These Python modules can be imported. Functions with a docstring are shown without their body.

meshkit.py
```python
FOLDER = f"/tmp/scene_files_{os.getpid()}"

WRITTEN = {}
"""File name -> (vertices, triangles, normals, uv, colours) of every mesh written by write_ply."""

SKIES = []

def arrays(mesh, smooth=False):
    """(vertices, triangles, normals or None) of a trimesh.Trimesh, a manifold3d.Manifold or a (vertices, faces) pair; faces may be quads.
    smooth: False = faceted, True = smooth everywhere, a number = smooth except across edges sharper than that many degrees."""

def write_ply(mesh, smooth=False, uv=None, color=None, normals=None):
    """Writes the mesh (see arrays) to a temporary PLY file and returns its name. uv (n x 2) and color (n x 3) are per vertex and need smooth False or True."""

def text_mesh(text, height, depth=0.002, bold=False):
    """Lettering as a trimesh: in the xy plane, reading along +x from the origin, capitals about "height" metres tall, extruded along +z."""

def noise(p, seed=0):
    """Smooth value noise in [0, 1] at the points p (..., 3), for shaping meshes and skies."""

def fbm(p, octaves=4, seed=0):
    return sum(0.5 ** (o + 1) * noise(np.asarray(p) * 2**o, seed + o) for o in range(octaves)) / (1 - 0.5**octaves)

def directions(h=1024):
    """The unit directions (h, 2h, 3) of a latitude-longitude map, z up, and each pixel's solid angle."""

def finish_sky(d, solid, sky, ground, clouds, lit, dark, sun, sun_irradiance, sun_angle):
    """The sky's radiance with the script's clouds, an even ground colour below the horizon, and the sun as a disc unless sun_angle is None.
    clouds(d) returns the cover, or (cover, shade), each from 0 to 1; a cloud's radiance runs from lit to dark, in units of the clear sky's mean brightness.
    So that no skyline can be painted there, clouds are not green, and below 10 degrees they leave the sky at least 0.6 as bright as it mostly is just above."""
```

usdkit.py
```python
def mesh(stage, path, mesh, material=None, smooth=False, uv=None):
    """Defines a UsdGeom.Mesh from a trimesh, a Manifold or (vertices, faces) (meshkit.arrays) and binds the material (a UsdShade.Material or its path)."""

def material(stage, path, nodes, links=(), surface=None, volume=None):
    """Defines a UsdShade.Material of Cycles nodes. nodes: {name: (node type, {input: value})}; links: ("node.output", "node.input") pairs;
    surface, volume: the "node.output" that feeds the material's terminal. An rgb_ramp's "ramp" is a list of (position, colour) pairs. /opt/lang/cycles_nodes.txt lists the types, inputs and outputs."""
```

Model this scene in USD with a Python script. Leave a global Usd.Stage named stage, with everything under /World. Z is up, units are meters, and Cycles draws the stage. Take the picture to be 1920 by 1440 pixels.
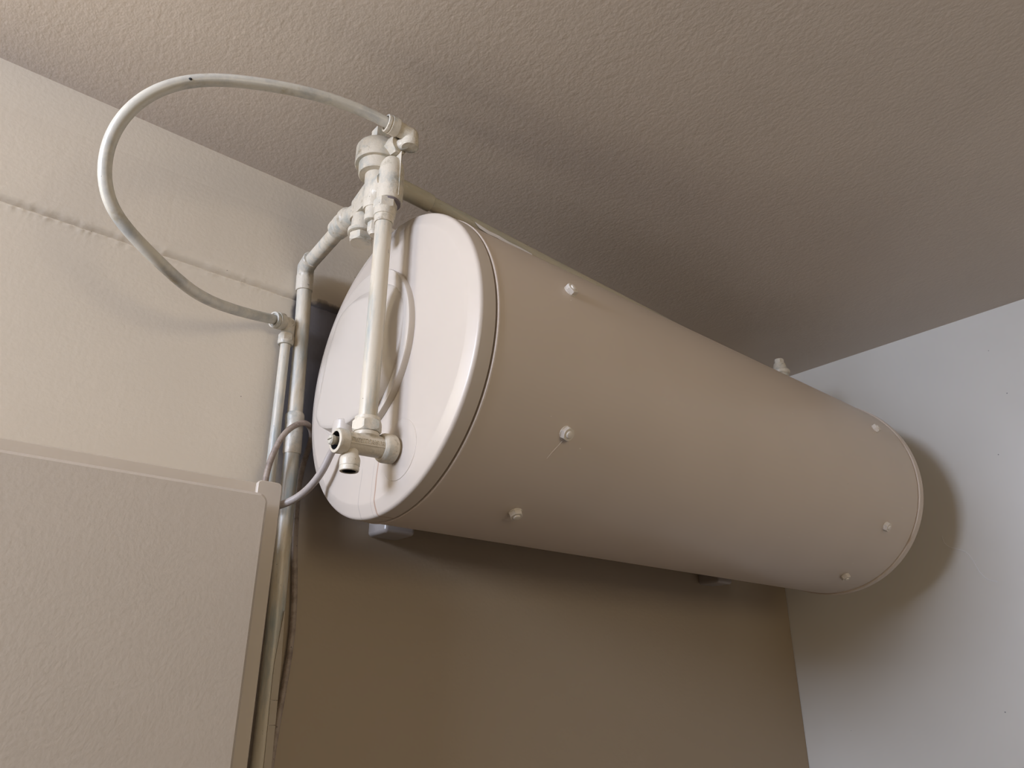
import math, random
import numpy as np, trimesh, manifold3d as m3
import usdkit, meshkit
from pxr import Usd, UsdGeom, UsdLux, Gf, Sdf
from scipy.interpolate import CubicSpline, PchipInterpolator
from shapely.geometry import Polygon, box as sbox

random.seed(7)
rng = np.random.default_rng(7)
stage = Usd.Stage.CreateInMemory()
UsdGeom.SetStageUpAxis(stage, UsdGeom.Tokens.z)
UsdGeom.SetStageMetersPerUnit(stage, 1.0)
world = UsdGeom.Xform.Define(stage, '/World')
stage.SetDefaultPrim(world.GetPrim())
UsdGeom.Scope.Define(stage, '/World/Looks')

# ------------------------------------------------------------------ camera, light, exposure
EYE = 1.60                                   # eye height; z below is written relative to the eye and lifted by UP
UP = np.array([0, 0, EYE])
EXPOSURE = 0.06
cam = UsdGeom.Camera.Define(stage, '/World/camera')
cam.CreateHorizontalApertureAttr(36.0); cam.CreateVerticalApertureAttr(27.0)
cam.CreateFocalLengthAttr(36.0 * 1384.73 / 1920)
cam.CreateClippingRangeAttr(Gf.Vec2f(0.02, 50)); cam.CreateExposureAttr(EXPOSURE)
R_ = (0.76500713, -0.64401781, 0.00227111); D_ = (0.24976486, 0.29343315, -0.92277543); F_ = (0.59361739, 0.70649703, 0.38533147)
cam.AddTransformOp().Set(Gf.Matrix4d(*R_, 0, *[-d for d in D_], 0, *[-f for f in F_], 0, 0, 0, EYE, 1))

def rect_light(name, pos, facing, width, height, color, power):
    """A window's daylight, or the added front fill: a rectangle facing along "facing", upright."""
    l = UsdLux.RectLight.Define(stage, '/World/' + name)
    l.CreateWidthAttr(width); l.CreateHeightAttr(height); l.CreateColorAttr(Gf.Vec3f(*color)); l.CreateIntensityAttr(power)
    z = -np.array(facing, float); z /= np.linalg.norm(z)
    x = np.cross([0, 0, 1.], z); x /= np.linalg.norm(x); y = np.cross(z, x)
    l.AddTransformOp().Set(Gf.Matrix4d(*x, 0, *y, 0, *z, 0, *pos, 1))
    return l

# window_1: in the back wall, left of the picture; window_2: high in the left wall; window_3: added in the front wall to carry the warm fill
rect_light('daylight_1', (-0.70, 1.018, EYE + 0.30), (0, -1, 0), 0.68, 0.58, (1.0, 0.89, 0.66), 9.6)
rect_light('daylight_2', (-1.59, 0.50, EYE + 0.575), (1, 0, 0), 0.60, 0.40, (0.70, 0.79, 1.0), 59.0)
rect_light('added_fill_3', (0.10, -1.89, EYE + 0.35), (0, 1, 0), 1.00, 0.60, (1.0, 0.80, 0.50), 5.4)  # unseen warm fill, added to stand for bounce from the room
sky = UsdLux.DomeLight.Define(stage, '/World/sky')
sky.CreateColorAttr(Gf.Vec3f(0.75, 0.87, 1.0)); sky.CreateIntensityAttr(0.4)

# ------------------------------------------------------------------ materials
LOOK = '/World/Looks/'
def paint(name, color, rough=0.45, grain=180.0, grain_amt=0.25, wave=14.0, wave_amt=0.0, specks=None, stains=None, mottle=0.05, extra=None, spec=0.5, stretch=None, coat=0.0):
    """Brushed paint: fine and broad relief, a little tonal drift, small specks (colour, cells per metre, radius, share), stains (colour, scale, from, to)."""
    n = {'tc': ('texture_coordinate', {}), 'p': ('principled_bsdf', {'roughness': rough, 'specular_ior_level': spec, 'coat_weight': coat, 'coat_roughness': 0.12})}
    k = []
    vec = 'tc.object'
    if stretch:
        n['mp'] = ('mapping', {'scale': stretch}); k.append(('tc.object', 'mp.vector')); vec = 'mp.vector'
    n['n1'] = ('noise_texture', {'scale': 2.3, 'detail': 3.0}); k.append(('tc.object', 'n1.vector'))
    c = np.array(color)
    n['r1'] = ('rgb_ramp', {'ramp': [(0.3, tuple(c * (1 - mottle))), (0.7, tuple(c * (1 + mottle)))]}); k.append(('n1.fac', 'r1.fac'))
    cur = 'r1.color'
    for i, (col, sc, a, b) in enumerate(stains or []):
        n[f's{i}'] = ('noise_texture', {'scale': sc, 'detail': 6.0, 'roughness': 0.65}); k.append((vec, f's{i}.vector'))
        n[f'sr{i}'] = ('map_range', {'from_min': a, 'from_max': b, 'clamp': True}); k.append((f's{i}.fac', f'sr{i}.value'))
        n[f'sm{i}'] = ('mix_color', {'b': col}); k += [(f'sr{i}.result', f'sm{i}.fac'), (cur, f'sm{i}.a')]; cur = f'sm{i}.result'
    for i, (col, cells, rad, share) in enumerate(specks or []):
        n[f'v{i}'] = ('voronoi_texture', {'scale': cells}); k.append(('tc.object', f'v{i}.vector'))
        n[f'vr{i}'] = ('map_range', {'from_min': rad * cells, 'from_max': rad * cells * 0.55, 'clamp': True}); k.append((f'v{i}.distance', f'vr{i}.value'))
        n[f'vc{i}'] = ('separate_color', {}); k.append((f'v{i}.color', f'vc{i}.color'))
        n[f'vt{i}'] = ('math', {'math_type': 'less_than', 'value2': share}); k.append((f'vc{i}.r', f'vt{i}.value1'))
        n[f'vm{i}'] = ('math', {'math_type': 'multiply'}); k += [(f'vr{i}.result', f'vm{i}.value1'), (f'vt{i}.value', f'vm{i}.value2')]
        n[f'vx{i}'] = ('mix_color', {'b': col}); k += [(f'vm{i}.value', f'vx{i}.fac'), (cur, f'vx{i}.a')]; cur = f'vx{i}.result'
    if extra:
        cur = extra(n, k, cur)
    k.append((cur, 'p.base_color'))
    n['g'] = ('noise_texture', {'scale': grain, 'detail': 2.0}); k.append((vec, 'g.vector'))
    n['b'] = ('bump', {'strength': grain_amt, 'distance': 0.001}); k.append(('g.fac', 'b.height'))
    last = 'b.normal'
    if wave_amt:
        n['w'] = ('noise_texture', {'scale': wave, 'detail': 3.0, 'distortion': 0.6}); k.append((vec, 'w.vector'))
        n['bw'] = ('bump', {'strength': wave_amt, 'distance': 0.004}); k += [('w.fac', 'bw.height'), (last, 'bw.normal')]; last = 'bw.normal'
    k.append((last, 'p.normal'))
    return usdkit.material(stage, LOOK + name, n, k, surface='p.BSDF')

BEIGE = (0.60, 0.52, 0.445)
GREYW = (0.65, 0.625, 0.575)
dark_speck = ((0.03, 0.025, 0.02), 38.0, 0.0008, 0.35)
pale_speck = ((0.85, 0.80, 0.72), 30.0, 0.0009, 0.22)

def bare_patch_and_shade(n, k, cur):
    """Old grey plaster that the brush never reached, behind the pipes and the tank; browner painted shade right of them."""
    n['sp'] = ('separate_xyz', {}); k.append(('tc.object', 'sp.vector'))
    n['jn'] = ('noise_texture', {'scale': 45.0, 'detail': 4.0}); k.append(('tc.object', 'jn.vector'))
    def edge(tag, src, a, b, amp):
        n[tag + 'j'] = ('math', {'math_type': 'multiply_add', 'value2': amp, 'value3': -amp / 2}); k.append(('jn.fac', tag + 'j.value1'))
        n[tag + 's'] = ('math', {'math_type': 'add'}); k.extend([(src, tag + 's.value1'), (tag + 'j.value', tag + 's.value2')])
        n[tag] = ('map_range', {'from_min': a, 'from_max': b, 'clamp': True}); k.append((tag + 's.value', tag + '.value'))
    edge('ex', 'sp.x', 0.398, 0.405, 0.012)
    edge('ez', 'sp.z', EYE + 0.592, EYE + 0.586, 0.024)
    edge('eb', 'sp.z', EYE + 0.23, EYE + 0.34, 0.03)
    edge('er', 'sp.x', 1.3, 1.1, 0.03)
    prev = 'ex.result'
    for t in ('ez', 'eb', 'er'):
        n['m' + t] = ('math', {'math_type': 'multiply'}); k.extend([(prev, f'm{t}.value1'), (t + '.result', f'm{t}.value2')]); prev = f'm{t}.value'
    # browner tone right of the pipes: shade below tank and cabinet, painted in
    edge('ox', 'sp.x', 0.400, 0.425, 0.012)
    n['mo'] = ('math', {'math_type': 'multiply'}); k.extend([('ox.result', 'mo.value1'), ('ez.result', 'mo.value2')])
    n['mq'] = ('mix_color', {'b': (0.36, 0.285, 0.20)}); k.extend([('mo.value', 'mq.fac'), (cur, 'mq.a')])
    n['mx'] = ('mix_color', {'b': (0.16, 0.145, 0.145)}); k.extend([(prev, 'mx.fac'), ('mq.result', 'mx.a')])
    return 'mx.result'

M = {}
M['wall'] = paint('wall_paint', (0.655, 0.58, 0.475), 0.5, 170, 0.26, 12, 0.03, [dark_speck, ((0.12, 0.10, 0.08), 21.0, 0.0012, 0.25)], extra=bare_patch_and_shade)
M['ceiling'] = paint('ceiling_paint', BEIGE, 0.42, 210, 0.42, 95, 0.085, [pale_speck], stretch=(1.0, 0.7, 1.0))
M['right_wall'] = paint('right_wall_paint', GREYW, 0.35, 90, 0.10, 5, 0.10, [((0.2, 0.2, 0.2), 16.0, 0.0016, 0.22)])
M['room_wall'] = paint('room_wall_paint', (0.30, 0.25, 0.20), 0.55, 100, 0.1)
M['floor'] = paint('floor_tile', (0.10, 0.075, 0.055), 0.4, 20, 0.1)
M['heater'] = paint('heater_enamel', (0.605, 0.52, 0.445), 0.36, 110, 0.10, 8, 0.03, [((0.9, 0.86, 0.8), 30.0, 0.0009, 0.55), ((0.05, 0.04, 0.035), 22.0, 0.0008, 0.3)])
HY, HZ, HR = 0.778, 0.397, 0.205
def drips(n, k, cur):
    """Rust run-down marks under the valve on the cap."""
    n['ds'] = ('separate_xyz', {}); k.append(('tc.object', 'ds.vector'))
    n['dw'] = ('noise_texture', {'scale': 14.0}); k.append(('tc.object', 'dw.vector'))
    for i, (y0, w, zb, zt, col, f) in enumerate([(0.7665, 0.0019, 0.185, 0.262, (0.34, 0.20, 0.13), 0.75), (0.776, 0.0010, 0.20, 0.26, (0.30, 0.26, 0.24), 0.35), (0.807, 0.0011, 0.19, 0.26, (0.22, 0.2, 0.19), 0.4)]):
        n[f'da{i}'] = ('math', {'math_type': 'multiply_add', 'value2': 0.016, 'value3': -0.008 - (y0 - HY)}); k.append(('dw.fac', f'da{i}.value1'))
        n[f'db{i}'] = ('math', {'math_type': 'add'}); k.extend([('ds.y', f'db{i}.value1'), (f'da{i}.value', f'db{i}.value2')])
        n[f'dc{i}'] = ('math', {'math_type': 'absolute'}); k.append((f'db{i}.value', f'dc{i}.value1'))
        n[f'dd{i}'] = ('map_range', {'from_min': w, 'from_max': w * 0.3, 'to_max': f, 'clamp': True}); k.append((f'dc{i}.value', f'dd{i}.value'))
        n[f'de{i}'] = ('map_range', {'from_min': zt - (HZ - HR), 'from_max': zt - (HZ - HR) - 0.006, 'clamp': True}); k.append(('ds.z', f'de{i}.value'))
        n[f'df{i}'] = ('math', {'math_type': 'multiply'}); k.extend([(f'dd{i}.result', f'df{i}.value1'), (f'de{i}.result', f'df{i}.value2')])
        n[f'dg{i}'] = ('mix_color', {'b': col}); k.extend([(f'df{i}.value', f'dg{i}.fac'), (cur, f'dg{i}.a')]); cur = f'dg{i}.result'
    return cur
M['cap'] = paint('cap_enamel', (0.545, 0.48, 0.415), 0.36, 110, 0.07, 8, 0.02, [((0.08, 0.06, 0.05), 34.0, 0.0007, 0.3)], extra=drips)
M['cover'] = paint('cover_plastic', (0.555, 0.50, 0.44), 0.30, 90, 0.04, specks=[((0.06, 0.05, 0.04), 30.0, 0.0008, 0.2)])
M['bolt'] = paint('bolt_paint', (0.68, 0.62, 0.54), 0.35, 160, 0.1)
grime = ((0.06, 0.055, 0.045), 70.0, 0.0007, 0.30)
fleck = ((0.08, 0.07, 0.055), 420.0, 0.665, 0.70)
M['brass'] = paint('painted_brass', (0.60, 0.54, 0.44), 0.40, 260, 0.35, 60, 0.25, [grime, ((0.09, 0.08, 0.06), 60.0, 0.0009, 0.30)], [fleck, ((0.05, 0.045, 0.035), 90.0, 0.70, 0.74), ((0.40, 0.40, 0.36), 34.0, 0.48, 0.66), ((0.30, 0.25, 0.17), 55.0, 0.58, 0.72)], 0.06)
M['pipe_v'] = paint('painted_copper_upright', (0.60, 0.54, 0.44), 0.38, 160, 0.2, specks=[grime], stains=[((0.10, 0.09, 0.07), 260.0, 0.68, 0.72), ((0.33, 0.355, 0.34), 34.0, 0.46, 0.62), ((0.47, 0.37, 0.23), 26.0, 0.52, 0.68)], stretch=(1, 1, 0.18))
M['pipe_x'] = paint('painted_copper_run', (0.50, 0.45, 0.35), 0.38, 160, 0.2, specks=[grime], stains=[((0.10, 0.09, 0.07), 260.0, 0.66, 0.71), ((0.36, 0.36, 0.30), 30.0, 0.42, 0.66), ((0.06, 0.065, 0.055), 34.0, 0.60, 0.66)], stretch=(0.18, 1, 1))
M['loop'] = paint('painted_copper_loop', (0.56, 0.53, 0.46), 0.33, 160, 0.2, specks=[((0.05, 0.045, 0.04), 60.0, 0.0007, 0.4)], stains=[((0.37, 0.37, 0.35), 40.0, 0.46, 0.64), ((0.34, 0.28, 0.18), 34.0, 0.56, 0.68)], stretch=(0.5, 0.6, 0.4))
M['cable_grey'] = paint('grey_cable', (0.40, 0.355, 0.325), 0.45, 200, 0.2, specks=[((0.12, 0.1, 0.09), 110.0, 0.0008, 0.4)], stains=[((0.33, 0.27, 0.23), 30.0, 0.5, 0.7)])
M['cable_brown'] = paint('brown_cable', (0.33, 0.265, 0.215), 0.5, 250, 0.4, specks=[((0.6, 0.52, 0.45), 140.0, 0.0008, 0.35), ((0.08, 0.06, 0.05), 120.0, 0.001, 0.35)], stains=[((0.20, 0.15, 0.12), 60.0, 0.45, 0.65)])
M['cabinet'] = paint('cabinet_paint', (0.54, 0.475, 0.405), 0.42, 230, 0.24, 60, 0.02, [((0.10, 0.08, 0.07), 12.0, 0.0016, 0.25)])
M['frame'] = paint('frame_paint', (0.55, 0.48, 0.40), 0.45, 160, 0.15, specks=[((0.06, 0.05, 0.04), 24.0, 0.0010, 0.3)])
M['strip'] = paint('strip_paint', (0.45, 0.385, 0.30), 0.5, 160, 0.15)
M['steel'] = paint('bare_screw', (0.50, 0.47, 0.40), 0.3, 300, 0.3, specks=[grime])
M['gap_shade'] = paint('gap_shade_ring', (0.17, 0.145, 0.15), 0.5, 100, 0.1)  # dark colour stands in for the shaded gap above the riser nut
M['flake'] = paint('loose_paint', (0.85, 0.83, 0.85), 0.4, 100, 0.1)
M['hole'] = paint('dark_bore', (0.012, 0.012, 0.014), 0.7, 100, 0.05)
M['bracket'] = paint('bracket_paint', (0.36, 0.32, 0.29), 0.25, 120, 0.1)
M['crack'] = paint('crack_filler', (0.74, 0.73, 0.72), 0.4, 100, 0.05)
M['window_frame'] = paint('window_frame_paint', (0.7, 0.68, 0.64), 0.4, 100, 0.05)

# ------------------------------------------------------------------ prims
used = {}
def fresh(parent, name):
    key = (parent, name); i = used.get(key, -1) + 1; used[key] = i
    return f'{parent}/{name}' if i == 0 else f'{parent}/{name}_{i:03d}'

def keys(prim, **kw):
    for a, b in kw.items():
        if b: prim.SetCustomDataByKey(a, b)
    return prim

base_of = {}
def thing(name, label, category, base, group=None):
    """An Xform at the thing's base; base is relative to the eye."""
    path = fresh('/World', name)
    x = UsdGeom.Xform.Define(stage, path)
    x.AddTranslateOp().Set(Gf.Vec3d(*(np.array(base, float) + UP)))
    base_of[path] = np.array(base, float)
    keys(x.GetPrim(), label=label, category=category, group=group)
    return path

def part(parent, name, mesh, mat, label=None, smooth=32):
    """One mesh below a thing or a part; the vertices come relative to the eye."""
    root = '/'.join(parent.split('/')[:3]); path = fresh(parent, name)
    v, f, _ = meshkit.arrays(mesh, False)
    usdkit.mesh(stage, path, trimesh.Trimesh(v - base_of[root], f, process=True), LOOKS(mat), smooth=smooth)
    keys(stage.GetPrimAtPath(path), label=label)
    return path

def LOOKS(mat): return M[mat]

def struct(name, mesh, mat, label, category='wall', parent=None, smooth=False):
    path = fresh(parent or '/World', name)
    v, f, _ = meshkit.arrays(mesh, False)
    usdkit.mesh(stage, path, trimesh.Trimesh(v, f, process=True), LOOKS(mat), smooth=smooth)
    if parent is None: keys(stage.GetPrimAtPath(path), label=label, category=category, kind='structure')
    elif label: keys(stage.GetPrimAtPath(path), label=label)
    return path

# ------------------------------------------------------------------ shapes (all return Manifold or trimesh, eye-relative metres)
def frame_of(d):
    d = np.array(d, float); d /= np.linalg.norm(d)
    a = np.array([0, 0, 1.]) if abs(d[2]) < 0.9 else np.array([1., 0, 0])
    u = np.cross(a, d); u /= np.linalg.norm(u)
    return np.column_stack([u, np.cross(d, u), d])

def lathe(profile, p, d, n=48, turn=0.0):
    """Turns [(t, r), ...] round the axis from p along d; closed at both ends; t increases."""
    cs = m3.CrossSection([np.array([(0, profile[0][0])] + [(r, t) for t, r in profile] + [(0, profile[-1][0])], float)])
    m = cs.revolve(n)
    Fm = frame_of(d)
    c, s = math.cos(turn), math.sin(turn)
    Fm = Fm @ np.array([[c, -s, 0], [s, c, 0], [0, 0, 1]])
    return m.transform(np.column_stack([Fm, np.array(p, float)]))

def rod(p, q, r, n=40, bev=0.0):
    p, q = np.array(p, float), np.array(q, float); L = np.linalg.norm(q - p)
    prof = [(0, r), (L, r)] if not bev else [(0, r - bev), (bev, r), (L - bev, r), (L, r - bev)]
    return lathe(prof, p, q - p, n)

def hexnut(p, q, across, bev=0.0012, turn=0.0):
    p, q = np.array(p, float), np.array(q, float); L = np.linalg.norm(q - p); R = across / math.sqrt(3)
    h = lathe([(0, R), (L, R)], p, q - p, 6, turn)
    ball = lathe([(0, across / 2 * 0.99), (bev * 1.6, R * 1.01), (L - bev * 1.6, R * 1.01), (L, across / 2 * 0.99)], p, q - p, 48)
    return h ^ ball

def tube(points, r, n=20, step=0.004, r_end=None):
    """A round bar swept along a smooth curve through the points."""
    P = np.array(points, float)
    s = np.concatenate([[0], np.cumsum(np.linalg.norm(np.diff(P, axis=0), axis=1))])
    cs = CubicSpline(s, P)
    t = np.linspace(0, s[-1], max(int(s[-1] / step), 8)); C = cs(t); T = cs(t, 1); T /= np.linalg.norm(T, axis=1)[:, None]
    u = frame_of(T[0])[:, 0]; V = []; F = []
    a = np.linspace(0, 2 * np.pi, n, endpoint=False)
    for i in range(len(C)):
        u = u - T[i] * (u @ T[i]); u /= np.linalg.norm(u); w = np.cross(T[i], u)
        V.append(C[i] + r * (np.cos(a)[:, None] * u + np.sin(a)[:, None] * w))
    V = np.vstack(V)
    for i in range(len(C) - 1):
        for j in range(n):
            k = (j + 1) % n; A, B, Cc, Dd = i * n + j, i * n + k, (i + 1) * n + k, (i + 1) * n + j
            F += [(A, B, Cc), (A, Cc, Dd)]
    c0, c1 = len(V), len(V) + 1; V = np.vstack([V, C[0], C[-1]])
    for j in range(n):
        k = (j + 1) % n; F += [(c0, k, j), (c1, (len(C) - 1) * n + j, (len(C) - 1) * n + k)]
    return trimesh.Trimesh(V, np.array(F), process=False)

def block(x0, x1, y0, y1, z0, z1, r=0.003, seg=6):
    """A box with rounded edges."""
    if r <= 0: return trimesh.creation.box(bounds=[[x0, y0, z0], [x1, y1, z1]])
    s = m3.Manifold.sphere(r, 4 * seg)
    return m3.Manifold.batch_hull([s.translate((x, y, z)) for x in (x0 + r, x1 - r) for y in (y0 + r, y1 - r) for z in (z0 + r, z1 - r)])

def panel(x0, x1, y0, y1, z0, z1, corner, edge=0.003):
    """An upright board facing -y with rounded corners in its plane and softened edges."""
    out = []
    for dx, y in ((edge, y0), (0, y0 + edge), (0, y1 - edge), (edge, y1)):
        c = Polygon(sbox(x0 + corner, z0 + corner, x1 - corner, z1 - corner)).buffer(corner - dx, 12)
        xy = np.array(c.exterior.coords)[:-1]
        out += [(a, y, b) for a, b in xy]
    return m3.Manifold.hull_points(np.array(out))

def loft(rings):
    """Closed solid through rings of equal point counts."""
    n = len(rings[0]); V = np.vstack(rings); F = []
    for i in range(len(rings) - 1):
        for j in range(n):
            k = (j + 1) % n; A, B, C, Dd = i * n + j, i * n + k, (i + 1) * n + k, (i + 1) * n + j
            F += [(A, B, C), (A, C, Dd)]
    V = np.vstack([V, rings[0].mean(0), rings[-1].mean(0)]); a, b = len(V) - 2, len(V) - 1; L = (len(rings) - 1) * n
    for j in range(n):
        k = (j + 1) % n; F += [(a, k, j), (b, L + j, L + k)]
    t = trimesh.Trimesh(V, np.array(F), process=False); t.fix_normals()
    return t

def bx(x0, x1, y0, y1, z0, z1): return trimesh.creation.box(bounds=[[x0, y0, z0 + EYE], [x1, y1, z1 + EYE]])

# ------------------------------------------------------------------ the room (floor at z = 0 of the world, ceiling 2.393)
H, D, XR = 0.793, 1.025, 1.76
XL, YF, FL = -1.60, -1.90, -EYE
def wall_with_hole(x0, x1, y0, y1, z0, z1, hole, axis):
    """A wall slab with a rectangular opening (a0, a1, z0, z1) along the wall's length axis."""
    w = m3.Manifold.cube((x1 - x0, y1 - y0, z1 - z0)).translate((x0, y0, z0))
    a0, a1, b0, b1 = hole
    h = m3.Manifold.cube((a1 - a0, 2, b1 - b0)).translate((a0, y0 - 1, b0)) if axis == 0 else m3.Manifold.cube((2, a1 - a0, b1 - b0)).translate((x0 - 1, a0, b0))
    return (w - h).translate((0, 0, EYE))

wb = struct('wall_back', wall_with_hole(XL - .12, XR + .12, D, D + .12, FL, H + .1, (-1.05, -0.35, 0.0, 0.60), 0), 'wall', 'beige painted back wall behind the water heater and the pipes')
# the plaster joint: the upper coat hangs over with a rounded underside, the lower coat starts below it with a ragged lip
def joint():
    xs = np.arange(-0.349, XR, 0.0025); n = len(xs)
    f1 = meshkit.fbm(np.column_stack([xs * 60, 0 * xs, 0 * xs]), 3) - .5
    f2 = meshkit.fbm(np.column_stack([xs * 260, 0 * xs + 5, 0 * xs]), 3) - .5
    top = 0.5790 + 0.0020 * f1
    rows = [(D - 0.0020, FL * np.ones(n), 0), (D - 0.0020, top - 0.0120, 0), (D - 0.0030, top - 0.0060, 0.2), (D - 0.0042, top - 0.0030, 0.6), (D - 0.0048, top - 0.0012, 1), (D - 0.0038, top + 0.0004, 1), (D - 0.0030, top + 0.0012, 0),
            (D - 0.0062, top + 0.0034, 0), (D - 0.0094, top + 0.0072, 0), (D - 0.0110, top + 0.0125, 0), (D - 0.0104, top + 0.0220, 0), (D - 0.0040, top + 0.0900, 0), (D + 0.0010, top + 0.1600, 0)]
    V = np.vstack([np.column_stack([xs, y + 0.0014 * f2 * k, z + EYE + 0.0010 * f2 * k]) for y, z, k in rows]); F = []
    for i in range(len(rows) - 1):
        for j in range(n - 1):
            a = i * n + j; F += [(a, a + 1, a + n + 1), (a, a + n + 1, a + n)]
    return trimesh.Trimesh(V, np.array(F), process=False)
struct('plaster_coat', joint(), 'wall', 'plaster joint with a ragged lip under a rounded overhang', parent=wb, smooth=50)
wr = struct('wall_right', bx(XR, XR + .12, YF, D, FL, H + .1), 'right_wall', 'grey white painted right end wall beyond the heater')
struct('crack', tube([(XR, y, z + EYE) for y, z in [(0.632, 0.318), (0.618, 0.290), (0.594, 0.278), (0.580, 0.249), (0.547, 0.212)]], 0.0007, 6, 0.004), 'crack', 'thin crack', parent=wr)
struct('ceiling', bx(XL - .12, XR + .12, YF - .12, D + .12, H, H + .12), 'ceiling', 'beige painted ceiling with a rough rolled texture', 'ceiling')
struct('floor', bx(XL - .12, XR + .12, YF - .12, D + .12, FL - .1, FL), 'floor', 'brown floor of the room', 'floor')
struct('wall_left', wall_with_hole(XL - .12, XL, YF, D, FL, H + .1, (0.18, 0.82, 0.355, 0.792), 1), 'room_wall', 'beige painted left wall with a window')
struct('wall_front', wall_with_hole(XL - .12, XR + .12, YF - .12, YF, FL, H + .1, (-0.42, 0.62, 0.03, 0.67), 0), 'room_wall', 'beige painted front wall with an added window')

def window(n, a0, a1, z0, z1, c, axis, label):
    t = fresh('/World', f'window_{n}'); UsdGeom.Xform.Define(stage, t); keys(stage.GetPrimAtPath(t), label=label, category='window', kind='structure')
    def bar(p0, p1, q0, q1):
        return bx(p0, p1, c - .02, c + .02, q0, q1) if axis == 0 else bx(c - .02, c + .02, p0, p1, q0, q1)
    fr = trimesh.util.concatenate([bar(a0, a0 + .04, z0, z1), bar(a1 - .04, a1, z0, z1), bar(a0 + .04, a1 - .04, z0, z0 + .04), bar(a0 + .04, a1 - .04, z1 - .04, z1)])
    struct('window_frame', fr, 'window_frame', None, parent=t)
    struct('mullion', bar((a0 + a1) / 2 - .015, (a0 + a1) / 2 + .015, z0 + .04, z1 - .04), 'window_frame', None, parent=t)
window(1, -1.05, -0.35, 0.0, 0.60, D + .09, 0, 'window in the back wall, left of the picture')
window(2, 0.18, 0.82, 0.355, 0.792, XL - .09, 1, 'window in the left wall')
window(3, -0.42, 0.62, 0.03, 0.67, YF - .09, 0, 'added window for the warm fill, in the front wall behind the camera')

# ------------------------------------------------------------------ the water heater
heater = thing('water_heater', 'long horizontal beige cylindrical water heater hung high on the wall', 'water heater', (0.98, HY, HZ - HR))
ax = (1, 0, 0)
def hl(profile, n=160): return lathe([(t, r) for t, r in profile], (0, HY, HZ), ax, n)
part(heater, 'tank_shell', hl([(0.4600, 0.2030), (0.4604, 0.2050), (0.4612, 0.2060), (0.4626, 0.2062), (0.4638, 0.2052), (0.468, HR), (1.528, HR), (1.530, 0.203), (1.5315, 0.203)]), 'heater', smooth=25)
part(heater, 'end_cap', hl([(0.4312, 0.001), (0.4312, 0.1855), (0.4316, 0.1880), (0.4330, 0.1930), (0.4356, 0.2010), (0.4366, 0.2030), (0.4382, 0.2043), (0.4405, 0.2050), (0.4575, 0.2050), (0.4584, 0.2038), (0.4585, 0.198), (0.4602, 0.198)]), 'cap', 'pale front end cap', smooth=25)
part(heater, 'end_cap', hl([(1.5312, 0.198), (1.532, 0.2058), (1.533, 0.2072), (1.548, 0.2072), (1.552, 0.205), (1.556, 0.19), (1.557, 0.001)]), 'heater', smooth=25)

# bolts round the shell, front row and rear row
for xb in (0.592, 1.421):
    for a in (22.8, -32.0, -67.0):
        ca, sa = math.cos(math.radians(a)), math.sin(math.radians(a)); d = np.array([0, -ca, sa]); p = np.array([xb, HY, HZ]) + d * (HR - 0.001)
        k = 0.0155
        b = hexnut(p, p + d * 0.0085, k, turn=0.3 + 0.5 * (a < 0)) + lathe([(0, 0.0078), (0.0012, 0.0092), (0.0022, 0.0088)], p, d, 32) + lathe([(0.0082, 0.0048), (0.0100, 0.0042), (0.0106, 0.003)], p, d, 24)
        part(heater, 'bolt', b, 'bolt')
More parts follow.
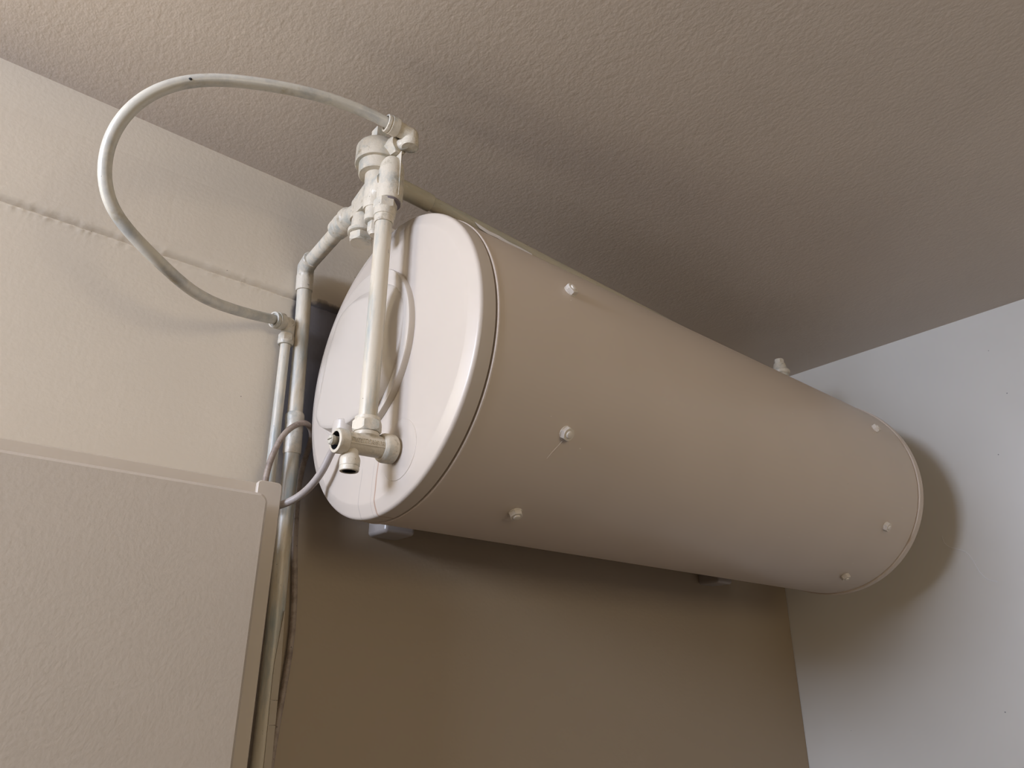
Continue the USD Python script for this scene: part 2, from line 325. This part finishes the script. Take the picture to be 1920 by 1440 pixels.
# paint run under the middle bolt
pr_ = [(-35.0, 0.0), (-37.5, -0.004), (-40.0, -0.008), (-42.2, -0.0105)]
part(heater, 'paint_run', tube([np.array([0.592 + o, HY - (HR - .0009) * math.cos(math.radians(a)), HZ + (HR - .0009) * math.sin(math.radians(a))]) for a, o in pr_], 0.0014, 12, 0.002), 'heater')

# terminal cover: oval flange and arched bulging box, low on the cap
CVY, CVZ = 0.815, 0.412
def outline(pts, x, grow=0.0, n=120):
    """A smooth closed outline through (y, z) points in the plane x."""
    q = np.array(pts) - (CVY, CVZ); ang = np.unwrap(np.arctan2(q[:, 1], q[:, 0])); rad = np.hypot(*q.T) + grow
    o = np.argsort(ang % (2 * np.pi)); ang, rad = (ang % (2 * np.pi))[o], rad[o]
    f = PchipInterpolator(np.concatenate([ang - 2 * np.pi, ang, ang + 2 * np.pi]), np.tile(rad, 3))
    t = np.linspace(0, 2 * np.pi, n, endpoint=False); r = f(t)
    return np.column_stack([np.full(n, x), CVY + r * np.cos(t), CVZ + r * np.sin(t)])
foot = [(0.7146, 0.4147), (0.7168, 0.4586), (0.7319, 0.4815), (0.762, 0.502), (0.807, 0.512), (0.858, 0.514), (0.897, 0.492), (0.917, 0.450), (0.9215, 0.400), (0.914, 0.352), (0.888, 0.326), (0.850, 0.3135), (0.806, 0.3120), (0.772, 0.322), (0.749, 0.3395), (0.728, 0.3684)]
brow = [(0.742, 0.410), (0.746, 0.440), (0.757, 0.462), (0.778, 0.480), (0.807, 0.491), (0.838, 0.4945), (0.8615, 0.487), (0.879, 0.4588), (0.8914, 0.426), (0.9007, 0.3805), (0.905, 0.348), (0.893, 0.334), (0.872, 0.3245), (0.846, 0.3185), (0.800, 0.3175), (0.768, 0.3185), (0.750, 0.337), (0.743, 0.372)]
fx = 0.4318
def mix(a, b, t): return a * (1 - t) + b * t
Fo, Br = outline(foot, fx - 0.0075), outline(brow, 0.4085)
def mid(t, x):
    m = mix(Fo, Br, t); m[:, 0] = x; return m
cover = part(heater, 'terminal_cover', loft([outline(foot, fx - 0.002), Fo, mid(0.15, 0.4215), mid(0.55, 0.4150), mid(0.85, 0.4105), mid(0.97, 0.4085), outline(brow, 0.4074, -0.0045), outline(brow, 0.4069, -0.0120)]), 'cover', 'bulging cover of the wiring', smooth=42)
def ringo(r, x): return np.column_stack([np.full(120, x), 0.820 + r * np.cos(np.linspace(0, 2 * np.pi, 120, endpoint=False)), 0.4195 + r * np.sin(np.linspace(0, 2 * np.pi, 120, endpoint=False))])
part(cover, 'flange', loft([ringo(0.1200, fx + 0.001), ringo(0.1203, fx - 0.007), ringo(0.1195, fx - 0.0092), ringo(0.1172, fx - 0.0100), ringo(0.1125, fx - 0.0092), ringo(0.100, fx - 0.0080)]), 'cover', smooth=40)
part(cover, 'cable_gland', lathe([(0, 0.0125), (0.002, 0.0155), (0.018, 0.0155), (0.021, 0.0140), (0.026, 0.0118)], (0.4150, 0.830, 0.3235), (0, 0, -1), 40), 'cover', 'round cable gland under the cover')
# round plate about the valve port
P0 = np.array([0.4315, 0.7270, 0.2635])
part(heater, 'port_plate', lathe([(0, 0.0372), (0.0008, 0.0372), (0.0013, 0.0366), (0.0013, 0.001)], P0 + (0.0003, -0.008, -0.0015), (-1, 0, 0), 72), 'cap', smooth=20)
# wall brackets under the tank
for xb in (0.568, 1.404):
    part(heater, 'bracket', block(xb, xb + 0.054, 0.972, D + 0.001, 0.222, 0.42, 0.006), 'bracket', 'grey wall bracket')

# ------------------------------------------------------------------ safety valve screwed into the cap
AX = np.array([-0.0800, -0.0006, -0.0048]); AX /= np.linalg.norm(AX)
def on(t): return P0 + AX * t
valve = thing('safety_valve', 'cream painted brass valve with embossed letters screwed into the heater cap', 'valve', (0.39, 0.727, 0.235))
body = lathe([(0.000, 0.0135), (0.004, 0.0135), (0.0042, 0.0168), (0.0060, 0.0176), (0.0165, 0.0176), (0.0190, 0.0168), (0.0212, 0.0150), (0.0214, 0.0128), (0.064, 0.0122), (0.0655, 0.0140)], P0, AX, 56)
stem = rod((0.392, 0.7275, 0.262), (0.392, 0.7275, 0.2740), 0.0118)
cone = lathe([(0, 0.0095), (0.003, 0.0118), (0.0048, 0.0146), (0.0082, 0.0152), (0.0095, 0.0142)], (0.392, 0.7275, 0.2666), (0, 0, 1), 48)
spx = on(0.0580)
spout = lathe([(0, 0.009), (0.0135, 0.0088), (0.0150, 0.0096), (0.0185, 0.0112), (0.0205, 0.0115), (0.0270, 0.0115), (0.0278, 0.0109), (0.0310, 0.0112), (0.0330, 0.0108), (0.0335, 0.0102)], spx, (0, 0, -1), 48) - lathe([(0.026, 0.0080), (0.05, 0.0080)], spx, (0, 0, -1), 40)
ridge = rod(on(0.021) + (0, -0.0119, -0.0030), on(0.066) + (0, -0.0114, -0.0030), 0.0012, 12)
part(valve, 'valve_body', body + stem + cone + ridge, 'brass', smooth=38)
ring = lathe([(0.0640, 0.0122), (0.0660, 0.0142), (0.0760, 0.0146), (0.0780, 0.0138), (0.0786, 0.0128)], P0, AX, 56) - lathe([(0.0675, 0.0106), (0.1, 0.0106)], P0, AX, 48)
part(valve, 'end_ring', ring, 'brass')
part(valve, 'bore', lathe([(0.0670, 0.0107), (0.0778, 0.0107)], P0, AX, 40) - lathe([(0.0682, 0.0102), (0.09, 0.0102)], P0, AX, 40), 'hole', 'dark open bore')
sc = lathe([(0.0675, 0.0048), (0.0800, 0.0048), (0.0805, 0.0058), (0.0840, 0.0058), (0.0855, 0.0046), (0.0860, 0.0030)], P0, AX, 24) - m3.Manifold.cube((0.004, 0.02, 0.0016), True).translate(tuple(on(0.0862)))
part(valve, 'adjusting_screw', sc, 'steel', 'worn adjusting screw in the bore')
part(valve, 'spout', spout, 'brass', smooth=38)
part(valve, 'spout_bore', rod(spx + (0, 0, -0.0255), spx + (0, 0, -0.0329), 0.0081) - rod(spx + (0, 0, -0.0268), spx + (0, 0, -0.04), 0.0076), 'hole', 'dark mouth of the spout')
# raised casting letters round the flank of the body
def lettering():
    t = meshkit.text_mesh('PW2177 SABS DR', 0.0052, 0.0011)
    v = np.array(t.vertices); w = v[:, 0].max()
    s = 0.0415 * v[:, 0] / w; a = math.radians(-7) + v[:, 1] / 0.0126; r = 0.0122 + v[:, 2]
    base = on(0.0640)
    out = base - AX * s[:, None] + np.column_stack([0 * s, -np.cos(a) * r, np.sin(a) * r])
    return trimesh.Trimesh(out, t.faces, process=False)
part(valve, 'lettering', lettering(), 'brass', 'embossed letters PW2177 SABS DR', smooth=20)

# ------------------------------------------------------------------ riser pipe from the valve to the control valve
RX, RY = 0.392, 0.7275
riser = thing('riser_pipe', 'straight upright cream pipe in front of the heater cap', 'pipe', (RX, RY, 0.276))
part(riser, 'pipe', rod((RX, RY, 0.2765), (RX, RY, 0.604), 0.0110), 'pipe_v')
part(riser, 'compression_nut', hexnut((RX, RY, 0.2762), (RX, RY, 0.2905), 0.0310, 0.002, 0.35) + lathe([(0, 0.0150), (0.004, 0.0150), (0.0052, 0.0122)], (RX, RY, 0.2900), (0, 0, 1), 40), 'brass')
part(riser, 'compression_nut', lathe([(0, 0.0122), (0.0015, 0.0128), (0.010, 0.0132), (0.0105, 0.0142), (0.0205, 0.0145), (0.021, 0.014)], (RX, RY, 0.5635), (0, 0, 1), 40) + hexnut((RX, RY, 0.5835), (RX, RY, 0.5985), 0.0275, 0.0015, 0.2), 'brass')

# ------------------------------------------------------------------ pressure control valve under the ceiling
pcv = thing('pressure_control_valve', 'cream painted brass control valve with domed cup and hex plugs under the ceiling', 'valve', (0.392, 0.77, 0.58))
AXX = 0.392
mid_y, str_y = 0.757, 0.790
A = lathe([(0.5985, 0.0150), (0.600, 0.0172), (0.6245, 0.0178), (0.6255, 0.0172), (0.6500, 0.0170), (0.6610, 0.0150), (0.6680, 0.0115), (0.6700, 0.0060)], (0.3975, 0.7275, 0), (0, 0, 1), 48)
rib = block(0.4000, 0.4012, 0.7275 - 0.0180, 0.735, 0.604, 0.676, 0.0005, 3)
neck = lathe([(0.600, 0.0150), (0.612, 0.0165), (0.640, 0.0165), (0.655, 0.0168), (0.662, 0.0170)], (AXX, mid_y, 0), (0, 0, 1), 48)
port = lathe([(0.5790, 0.0095), (0.5805, 0.0118), (0.5900, 0.0118), (0.5915, 0.0112), (0.6200, 0.0125)], (AXX - 0.002, mid_y - 0.002, 0), (0, 0, 1), 40)
strainer = lathe([(0.5780, 0.0160), (0.5795, 0.0190), (0.5850, 0.0192), (0.5870, 0.0155), (0.6020, 0.0150), (0.6030, 0.0142), (0.6300, 0.0130)], (AXX + 0.001, str_y, 0), (0, 0, 1), 48)
bar = m3.Manifold.hull(rod((AXX, 0.757, 0.610), (AXX, 0.757, 0.650), 0.0125) + rod((AXX, 0.800, 0.608), (AXX, 0.800, 0.636), 0.0125))
bar2 = rod((AXX, 0.730, 0.632), (AXX, 0.770, 0.632), 0.0145)
inlet = lathe([(0, 0.013), (0.030, 0.0150), (0.0335, 0.0180), (0.0400, 0.0182), (0.0415, 0.0160), (0.0455, 0.0160)], (AXX, 0.795, 0.622), (0, 1, 0.12), 48)
part(pcv, 'valve_body', A + rib + neck + port + strainer + bar + bar2 + inlet, 'brass', smooth=38)
cup = part(pcv, 'spring_cup', lathe([(0.6735, 0.0240), (0.6735, 0.0312), (0.6745, 0.0320), (0.7000, 0.0320), (0.7040, 0.0300), (0.7055, 0.0270)], (AXX, mid_y, 0), (0, 0, 1), 72) + lathe([(0.6565, 0.0165), (0.6565, 0.0248), (0.6580, 0.0260), (0.675, 0.0266)], (AXX, mid_y, 0), (0, 0, 1), 64), 'brass', 'wide round cup of the valve')
part(cup, 'nub', block(AXX - 0.011, AXX + 0.006, mid_y - 0.008, mid_y + 0.008, 0.703, 0.7360, 0.0015, 3), 'brass')
part(pcv, 'hex_plug', hexnut((AXX + 0.001, str_y, 0.5655), (AXX + 0.001, str_y, 0.5790), 0.0290, 0.0015, 0.45), 'brass')
part(pcv, 'hex_plug', hexnut((AXX + 0.001, mid_y - 0.003, 0.5640), (AXX + 0.001, mid_y - 0.003, 0.5805), 0.0165, 0.0012, 0.1) + lathe([(0.5600, 0.006), (0.5650, 0.0085)], (AXX + 0.001, mid_y - 0.003, 0), (0, 0, 1), 24), 'brass')
part(pcv, 'gap_shade', lathe([(0.5955, 0.0130), (0.5960, 0.0158), (0.5990, 0.0160)], (0.3965, 0.7275, 0), (0, 0, 1), 40), 'gap_shade', 'dark purple grey ring painted as the shaded gap above the nut')
part(pcv, 'side_boss', hexnut((0.3955, 0.733, 0.6880), (0.3985, 0.7130, 0.6880), 0.0250, 0.0015, 0.2), 'brass')

# ------------------------------------------------------------------ curved loop pipe with its two elbows
loop_pts = [(0.3800, 0.7035, 0.7030), (0.294, 0.714, 0.7035), (0.204, 0.730, 0.6845), (0.139, 0.749, 0.6605), (0.100, 0.767, 0.6265), (0.082, 0.789, 0.591), (0.0800, 0.807, 0.556), (0.100, 0.826, 0.509), (0.129, 0.838, 0.4885), (0.165, 0.852, 0.4735), (0.2165, 0.890, 0.4705), (0.281, 0.941, 0.489), (0.3425, 0.983, 0.5130), (0.3720, 0.9945, 0.5215)]
loop = thing('loop_pipe', 'thin bent copper pipe curving out from the wall in a wide loop', 'pipe', (0.23, 0.85, 0.47))
part(loop, 'pipe', tube(loop_pts, 0.0075, 24, 0.004), 'loop')
def ring_nut(p, q, R):
    p, q = np.array(p, float), np.array(q, float); d = q - p; L = np.linalg.norm(d)
    return lathe([(0, R * 0.80), (0.0005, R * 0.95), (L * .22, R * .97), (L * .25, R * 0.90), (L * .33, R * 0.90), (L * .36, R), (L - .001, R), (L, R * .93)], p, d, 44)
part(loop, 'compression_nut', ring_nut((0.3700, 0.7042, 0.7030), (0.3880, 0.7030, 0.7030), 0.0128) - rod((0.36, 0.7048, 0.7030), (0.3735, 0.704, 0.7030), 0.0098), 'brass')
e1 = np.array([0.4075, 0.7015, 0.7000])
e1b = np.array([0.4070, 0.7010, 0.6800])
elbow1 = rod((0.385, 0.7032, 0.7030), e1, 0.0105) + m3.Manifold.sphere(0.0110, 40).translate(tuple(e1)) + lathe([(0, 0.0110), (0.0100, 0.0110), (0.0108, 0.0120), (0.0190, 0.0120), (0.0205, 0.0108)], e1, (0, 0, -1), 40) + lathe([(0, 0.0088), (0.0140, 0.0088)], (0.4060, 0.7020, 0.6880), (-0.35, 0.95, 0), 32)
part(loop, 'elbow', elbow1, 'brass')
part(loop, 'compression_nut', ring_nut((0.3620, 0.9915, 0.5190), (0.3790, 0.9965, 0.5225), 0.0130) - rod((0.354, 0.9890, 0.5172), (0.3640, 0.9922, 0.5194), 0.0095), 'brass')
e2 = np.array([0.3895, 0.9990, 0.5235])
elbow2 = rod((0.3770, 0.9962, 0.5222), e2, 0.0098) + m3.Manifold.sphere(0.0102, 40).translate(tuple(e2)) + lathe([(0, 0.0100), (0.020, 0.0098)], e2, (0, 0, -1), 40)
part(loop, 'elbow', elbow2, 'brass')
part(loop, 'speck', m3.Manifold.sphere(0.0022, 16).scale((1, 1, 0.7)).translate((0.1352, 0.7435, 0.6570)), 'hole', 'small black spot on the pipe')

# ------------------------------------------------------------------ small upright pipe on the wall
sp = thing('small_pipe', 'thinner upright cream pipe close to the wall, left of the thicker one', 'pipe', (0.394, 0.999, -1.0))
part(sp, 'pipe', rod((0.4020, 0.9990, -0.30), (0.3885, 0.9990, 0.4990), 0.0075), 'pipe_v')
part(sp, 'compression_nut', hexnut((0.3885, 0.9990, 0.4900), (0.3885, 0.9990, 0.5045), 0.0208, 0.0016, 0.4) + lathe([(0, 0.0105), (0.003, 0.0118), (0.006, 0.0120)], (0.3885, 0.9990, 0.4870), (0, 0, 1), 36), 'brass')

# ------------------------------------------------------------------ supply pipe: thick upright pipe, elbow, arm to the control valve
sup_pts = [(0.4230, 0.9985, -0.30), (0.4275, 0.9985, -0.09), (0.4255, 0.9985, 0.064), (0.4215, 0.9985, 0.235), (0.4190, 0.9985, 0.330), (0.4170, 0.9985, 0.379), (0.4135, 0.9985, 0.466), (0.4065, 0.9985, 0.600)]
sup = thing('supply_pipe', 'thick cream pipe rising along the wall and turning out to the control valve', 'pipe', (0.425, 0.9985, -0.30))
part(sup, 'pipe', tube(sup_pts, 0.0113, 28, 0.006), 'pipe_v')
part(sup, 'coupling', lathe([(0, 0.0122), (0.003, 0.0132), (0.050, 0.0134), (0.054, 0.0142), (0.060, 0.0138), (0.0635, 0.0118)], (0.4195, 0.9985, 0.3200), (-0.0385, 0, 1), 40), 'brass')
el = np.array([0.4040, 0.9960, 0.6280])
a0 = np.array([0.3960, 0.9450, 0.6285])
elb = m3.Manifold.batch_hull([m3.Manifold.sphere(0.0131, 36).translate(tuple(el)), m3.Manifold.sphere(0.0131, 36).translate((0.4063, 0.9985, 0.606))]) + lathe([(0, 0.0124), (0.0008, 0.0131), (0.026, 0.0131)], (0.4068, 0.9985, 0.5870), (-0.06, 0, 1), 40) + lathe([(0, 0.0131), (0.030, 0.0131), (0.0308, 0.0122)], el, a0 - el, 40)
part(sup, 'elbow', elb, 'brass', smooth=40)
part(sup, 'arm', rod(el, (AXX, 0.835, 0.6275), 0.0113), 'pipe_v')
part(sup, 'compression_nut', lathe([(0, 0.0122), (0.003, 0.0150), (0.015, 0.0158), (0.017, 0.0148), (0.021, 0.0165), (0.026, 0.0165), (0.030, 0.0150)], (AXX + 0.0005, 0.872, 0.6280), (-0.01, -1, -0.02), 44), 'brass')

# ------------------------------------------------------------------ outlet pipe along the top of the heater to its far fitting
out = thing('outlet_pipe', 'cream pipe running along the top of the heater with peeling paint', 'pipe', (0.90, 0.755, 0.602))
part(out, 'pipe', rod((0.400, 0.7335, 0.637), (1.425, 0.7735, 0.637), 0.0106), 'pipe_x')
part(out, 'sleeve', rod((0.405, 0.7337, 0.637), (0.468, 0.7362, 0.637), 0.0128, bev=0.002), 'pipe_x')
pk = []
for x, a_, lift in [(0.540, 14, .0002), (0.550, 22, .0016), (0.566, 30, .0030), (0.585, 27, .0026), (0.605, 33, .0036), (0.630, 31, .0030), (0.655, 35, .0036)]:
    y = 0.7335 + (x - 0.400) * 0.039; r = 0.0114 + lift; p_ = []
    for aa in (a_, a_ + (3 if lift < .001 else 17)):
        ca, sa = math.cos(math.radians(aa)), math.sin(math.radians(aa)); p_.append((x, y - r * ca, 0.637 - r * sa))
    pk.append(tuple(p_))
V = np.array([p for ab in pk for p in ab]); n0 = len(V); V = np.vstack([V, V + (0, 0.0006, 0.0002)])
F = []
for i in range(len(pk) - 1):
    a, b, c, d = 2 * i, 2 * i + 1, 2 * i + 3, 2 * i + 2; F += [(a, b, c), (a, c, d), (n0 + a, n0 + c, n0 + b), (n0 + a, n0 + d, n0 + c), (b, n0 + b, n0 + c), (b, n0 + c, c), (a, n0 + c - 1, n0 + a), (a, d, n0 + c - 1)]
part(out, 'peeling_paint', trimesh.Trimesh(V, np.array(F), process=False), 'flake', 'white strip of peeling paint')
part(out, 'outlet_fitting', lathe([(0.6025, 0.0150), (0.606, 0.0170), (0.655, 0.0165), (0.658, 0.0195), (0.6640, 0.0205), (0.6665, 0.0190), (0.6675, 0.0150), (0.674, 0.0145), (0.683, 0.0125)], (1.436, 0.774, 0), (0, 0, 1), 44), 'brass')
part(out, 'hex_plug', hexnut((1.436, 0.774, 0.682), (1.436, 0.774, 0.694), 0.0190, 0.0015, 0.2), 'brass')

# ------------------------------------------------------------------ cables
ck = thing('grey_cable', 'smooth grey cable curving from the heater cover down to the cabinet', 'cable', (0.40, 0.87, 0.225))
part(ck, 'cable', tube([(0.4155, 0.8320, 0.302), (0.4160, 0.8400, 0.2960), (0.4160, 0.8580, 0.2925), (0.4140, 0.8700, 0.2770), (0.4100, 0.8875, 0.2570), (0.4030, 0.9110, 0.2410), (0.3940, 0.9270, 0.2325), (0.3850, 0.9380, 0.2280), (0.372, 0.958, 0.2260)], 0.0050, 18, 0.003), 'cable_grey')
cb = thing('brown_cable', 'stained brown cable looping over the thick pipe and down the wall', 'cable', (0.44, 1.0, -0.2))
part(cb, 'cable', tube([(0.3790, 0.9830, 0.235), (0.3800, 0.9835, 0.268), (0.382, 0.983, 0.293), (0.387, 0.9800, 0.317), (0.395, 0.9760, 0.339), (0.409, 0.9750, 0.3555), (0.427, 0.9790, 0.3640), (0.4400, 0.9870, 0.3585), (0.4455, 0.9970, 0.3440), (0.4455, 1.0070, 0.325), (0.4435, 1.0130, 0.297), (0.4440, 1.0150, 0.241), (0.449, 1.0155, 0.181), (0.454, 1.0155, 0.137), (0.4580, 1.0155, 0.080), (0.456, 1.0155, 0.018), (0.452, 1.0155, -0.034), (0.449, 1.0155, -0.090), (0.446, 1.0155, -0.2)], 0.0043, 16, 0.003), 'cable_brown')
strip = thing('trunking_strip', 'narrow flat painted strip running down the right side of the thick pipe', 'trunking', (0.43, 0.985, -0.3))
def lath(z0, z1):
    xx = lambda z: 0.4235 + 0.004 * min(max((0.10 - z) / 0.2, 0), 1) + 0.007 * max(z - 0.03, 0) / 0.07
    ww = lambda z: 0.0098 - 0.009 * max(z - 0.03, 0) / 0.07
    return loft([np.array([(xx(z), 0.9856, z), (xx(z) + ww(z), 0.9856, z), (xx(z) + ww(z), 0.9880, z), (xx(z), 0.9880, z)]) for z in np.linspace(z0, z1, 6)])
for z0, z1 in ((-0.30, -0.0395), (-0.0388, -0.0105), (-0.0098, 0.100)):
    part(strip, 'trunking', lath(z0, z1), 'strip')

# ------------------------------------------------------------------ cabinet on the wall at lower left
cab = thing('wall_cabinet', 'beige painted metal cabinet on the wall at lower left with rounded door', 'cabinet', (0.10, D, -0.55))
part(cab, 'door', panel(-0.30, 0.3527, 0.893, 0.918, -0.52, 0.2298, 0.012, 0.004), 'cabinet', 'broad flat door with rounded corners')
part(cab, 'backplate', block(-0.30, 0.3510, 0.9320, 0.9450, -0.52, 0.2518, 0.0015, 3), 'frame')
part(cab, 'side_cover', panel(0.3480, 0.3813, 0.9250, 0.9320, -0.52, 0.2544, 0.006, 0.0012), 'frame', 'upright cover strip on the right side')
part(cab, 'back_box', block(-0.29, 0.343, 0.918, D - 0.0045, -0.51, 0.20, 0.002, 3), 'frame')
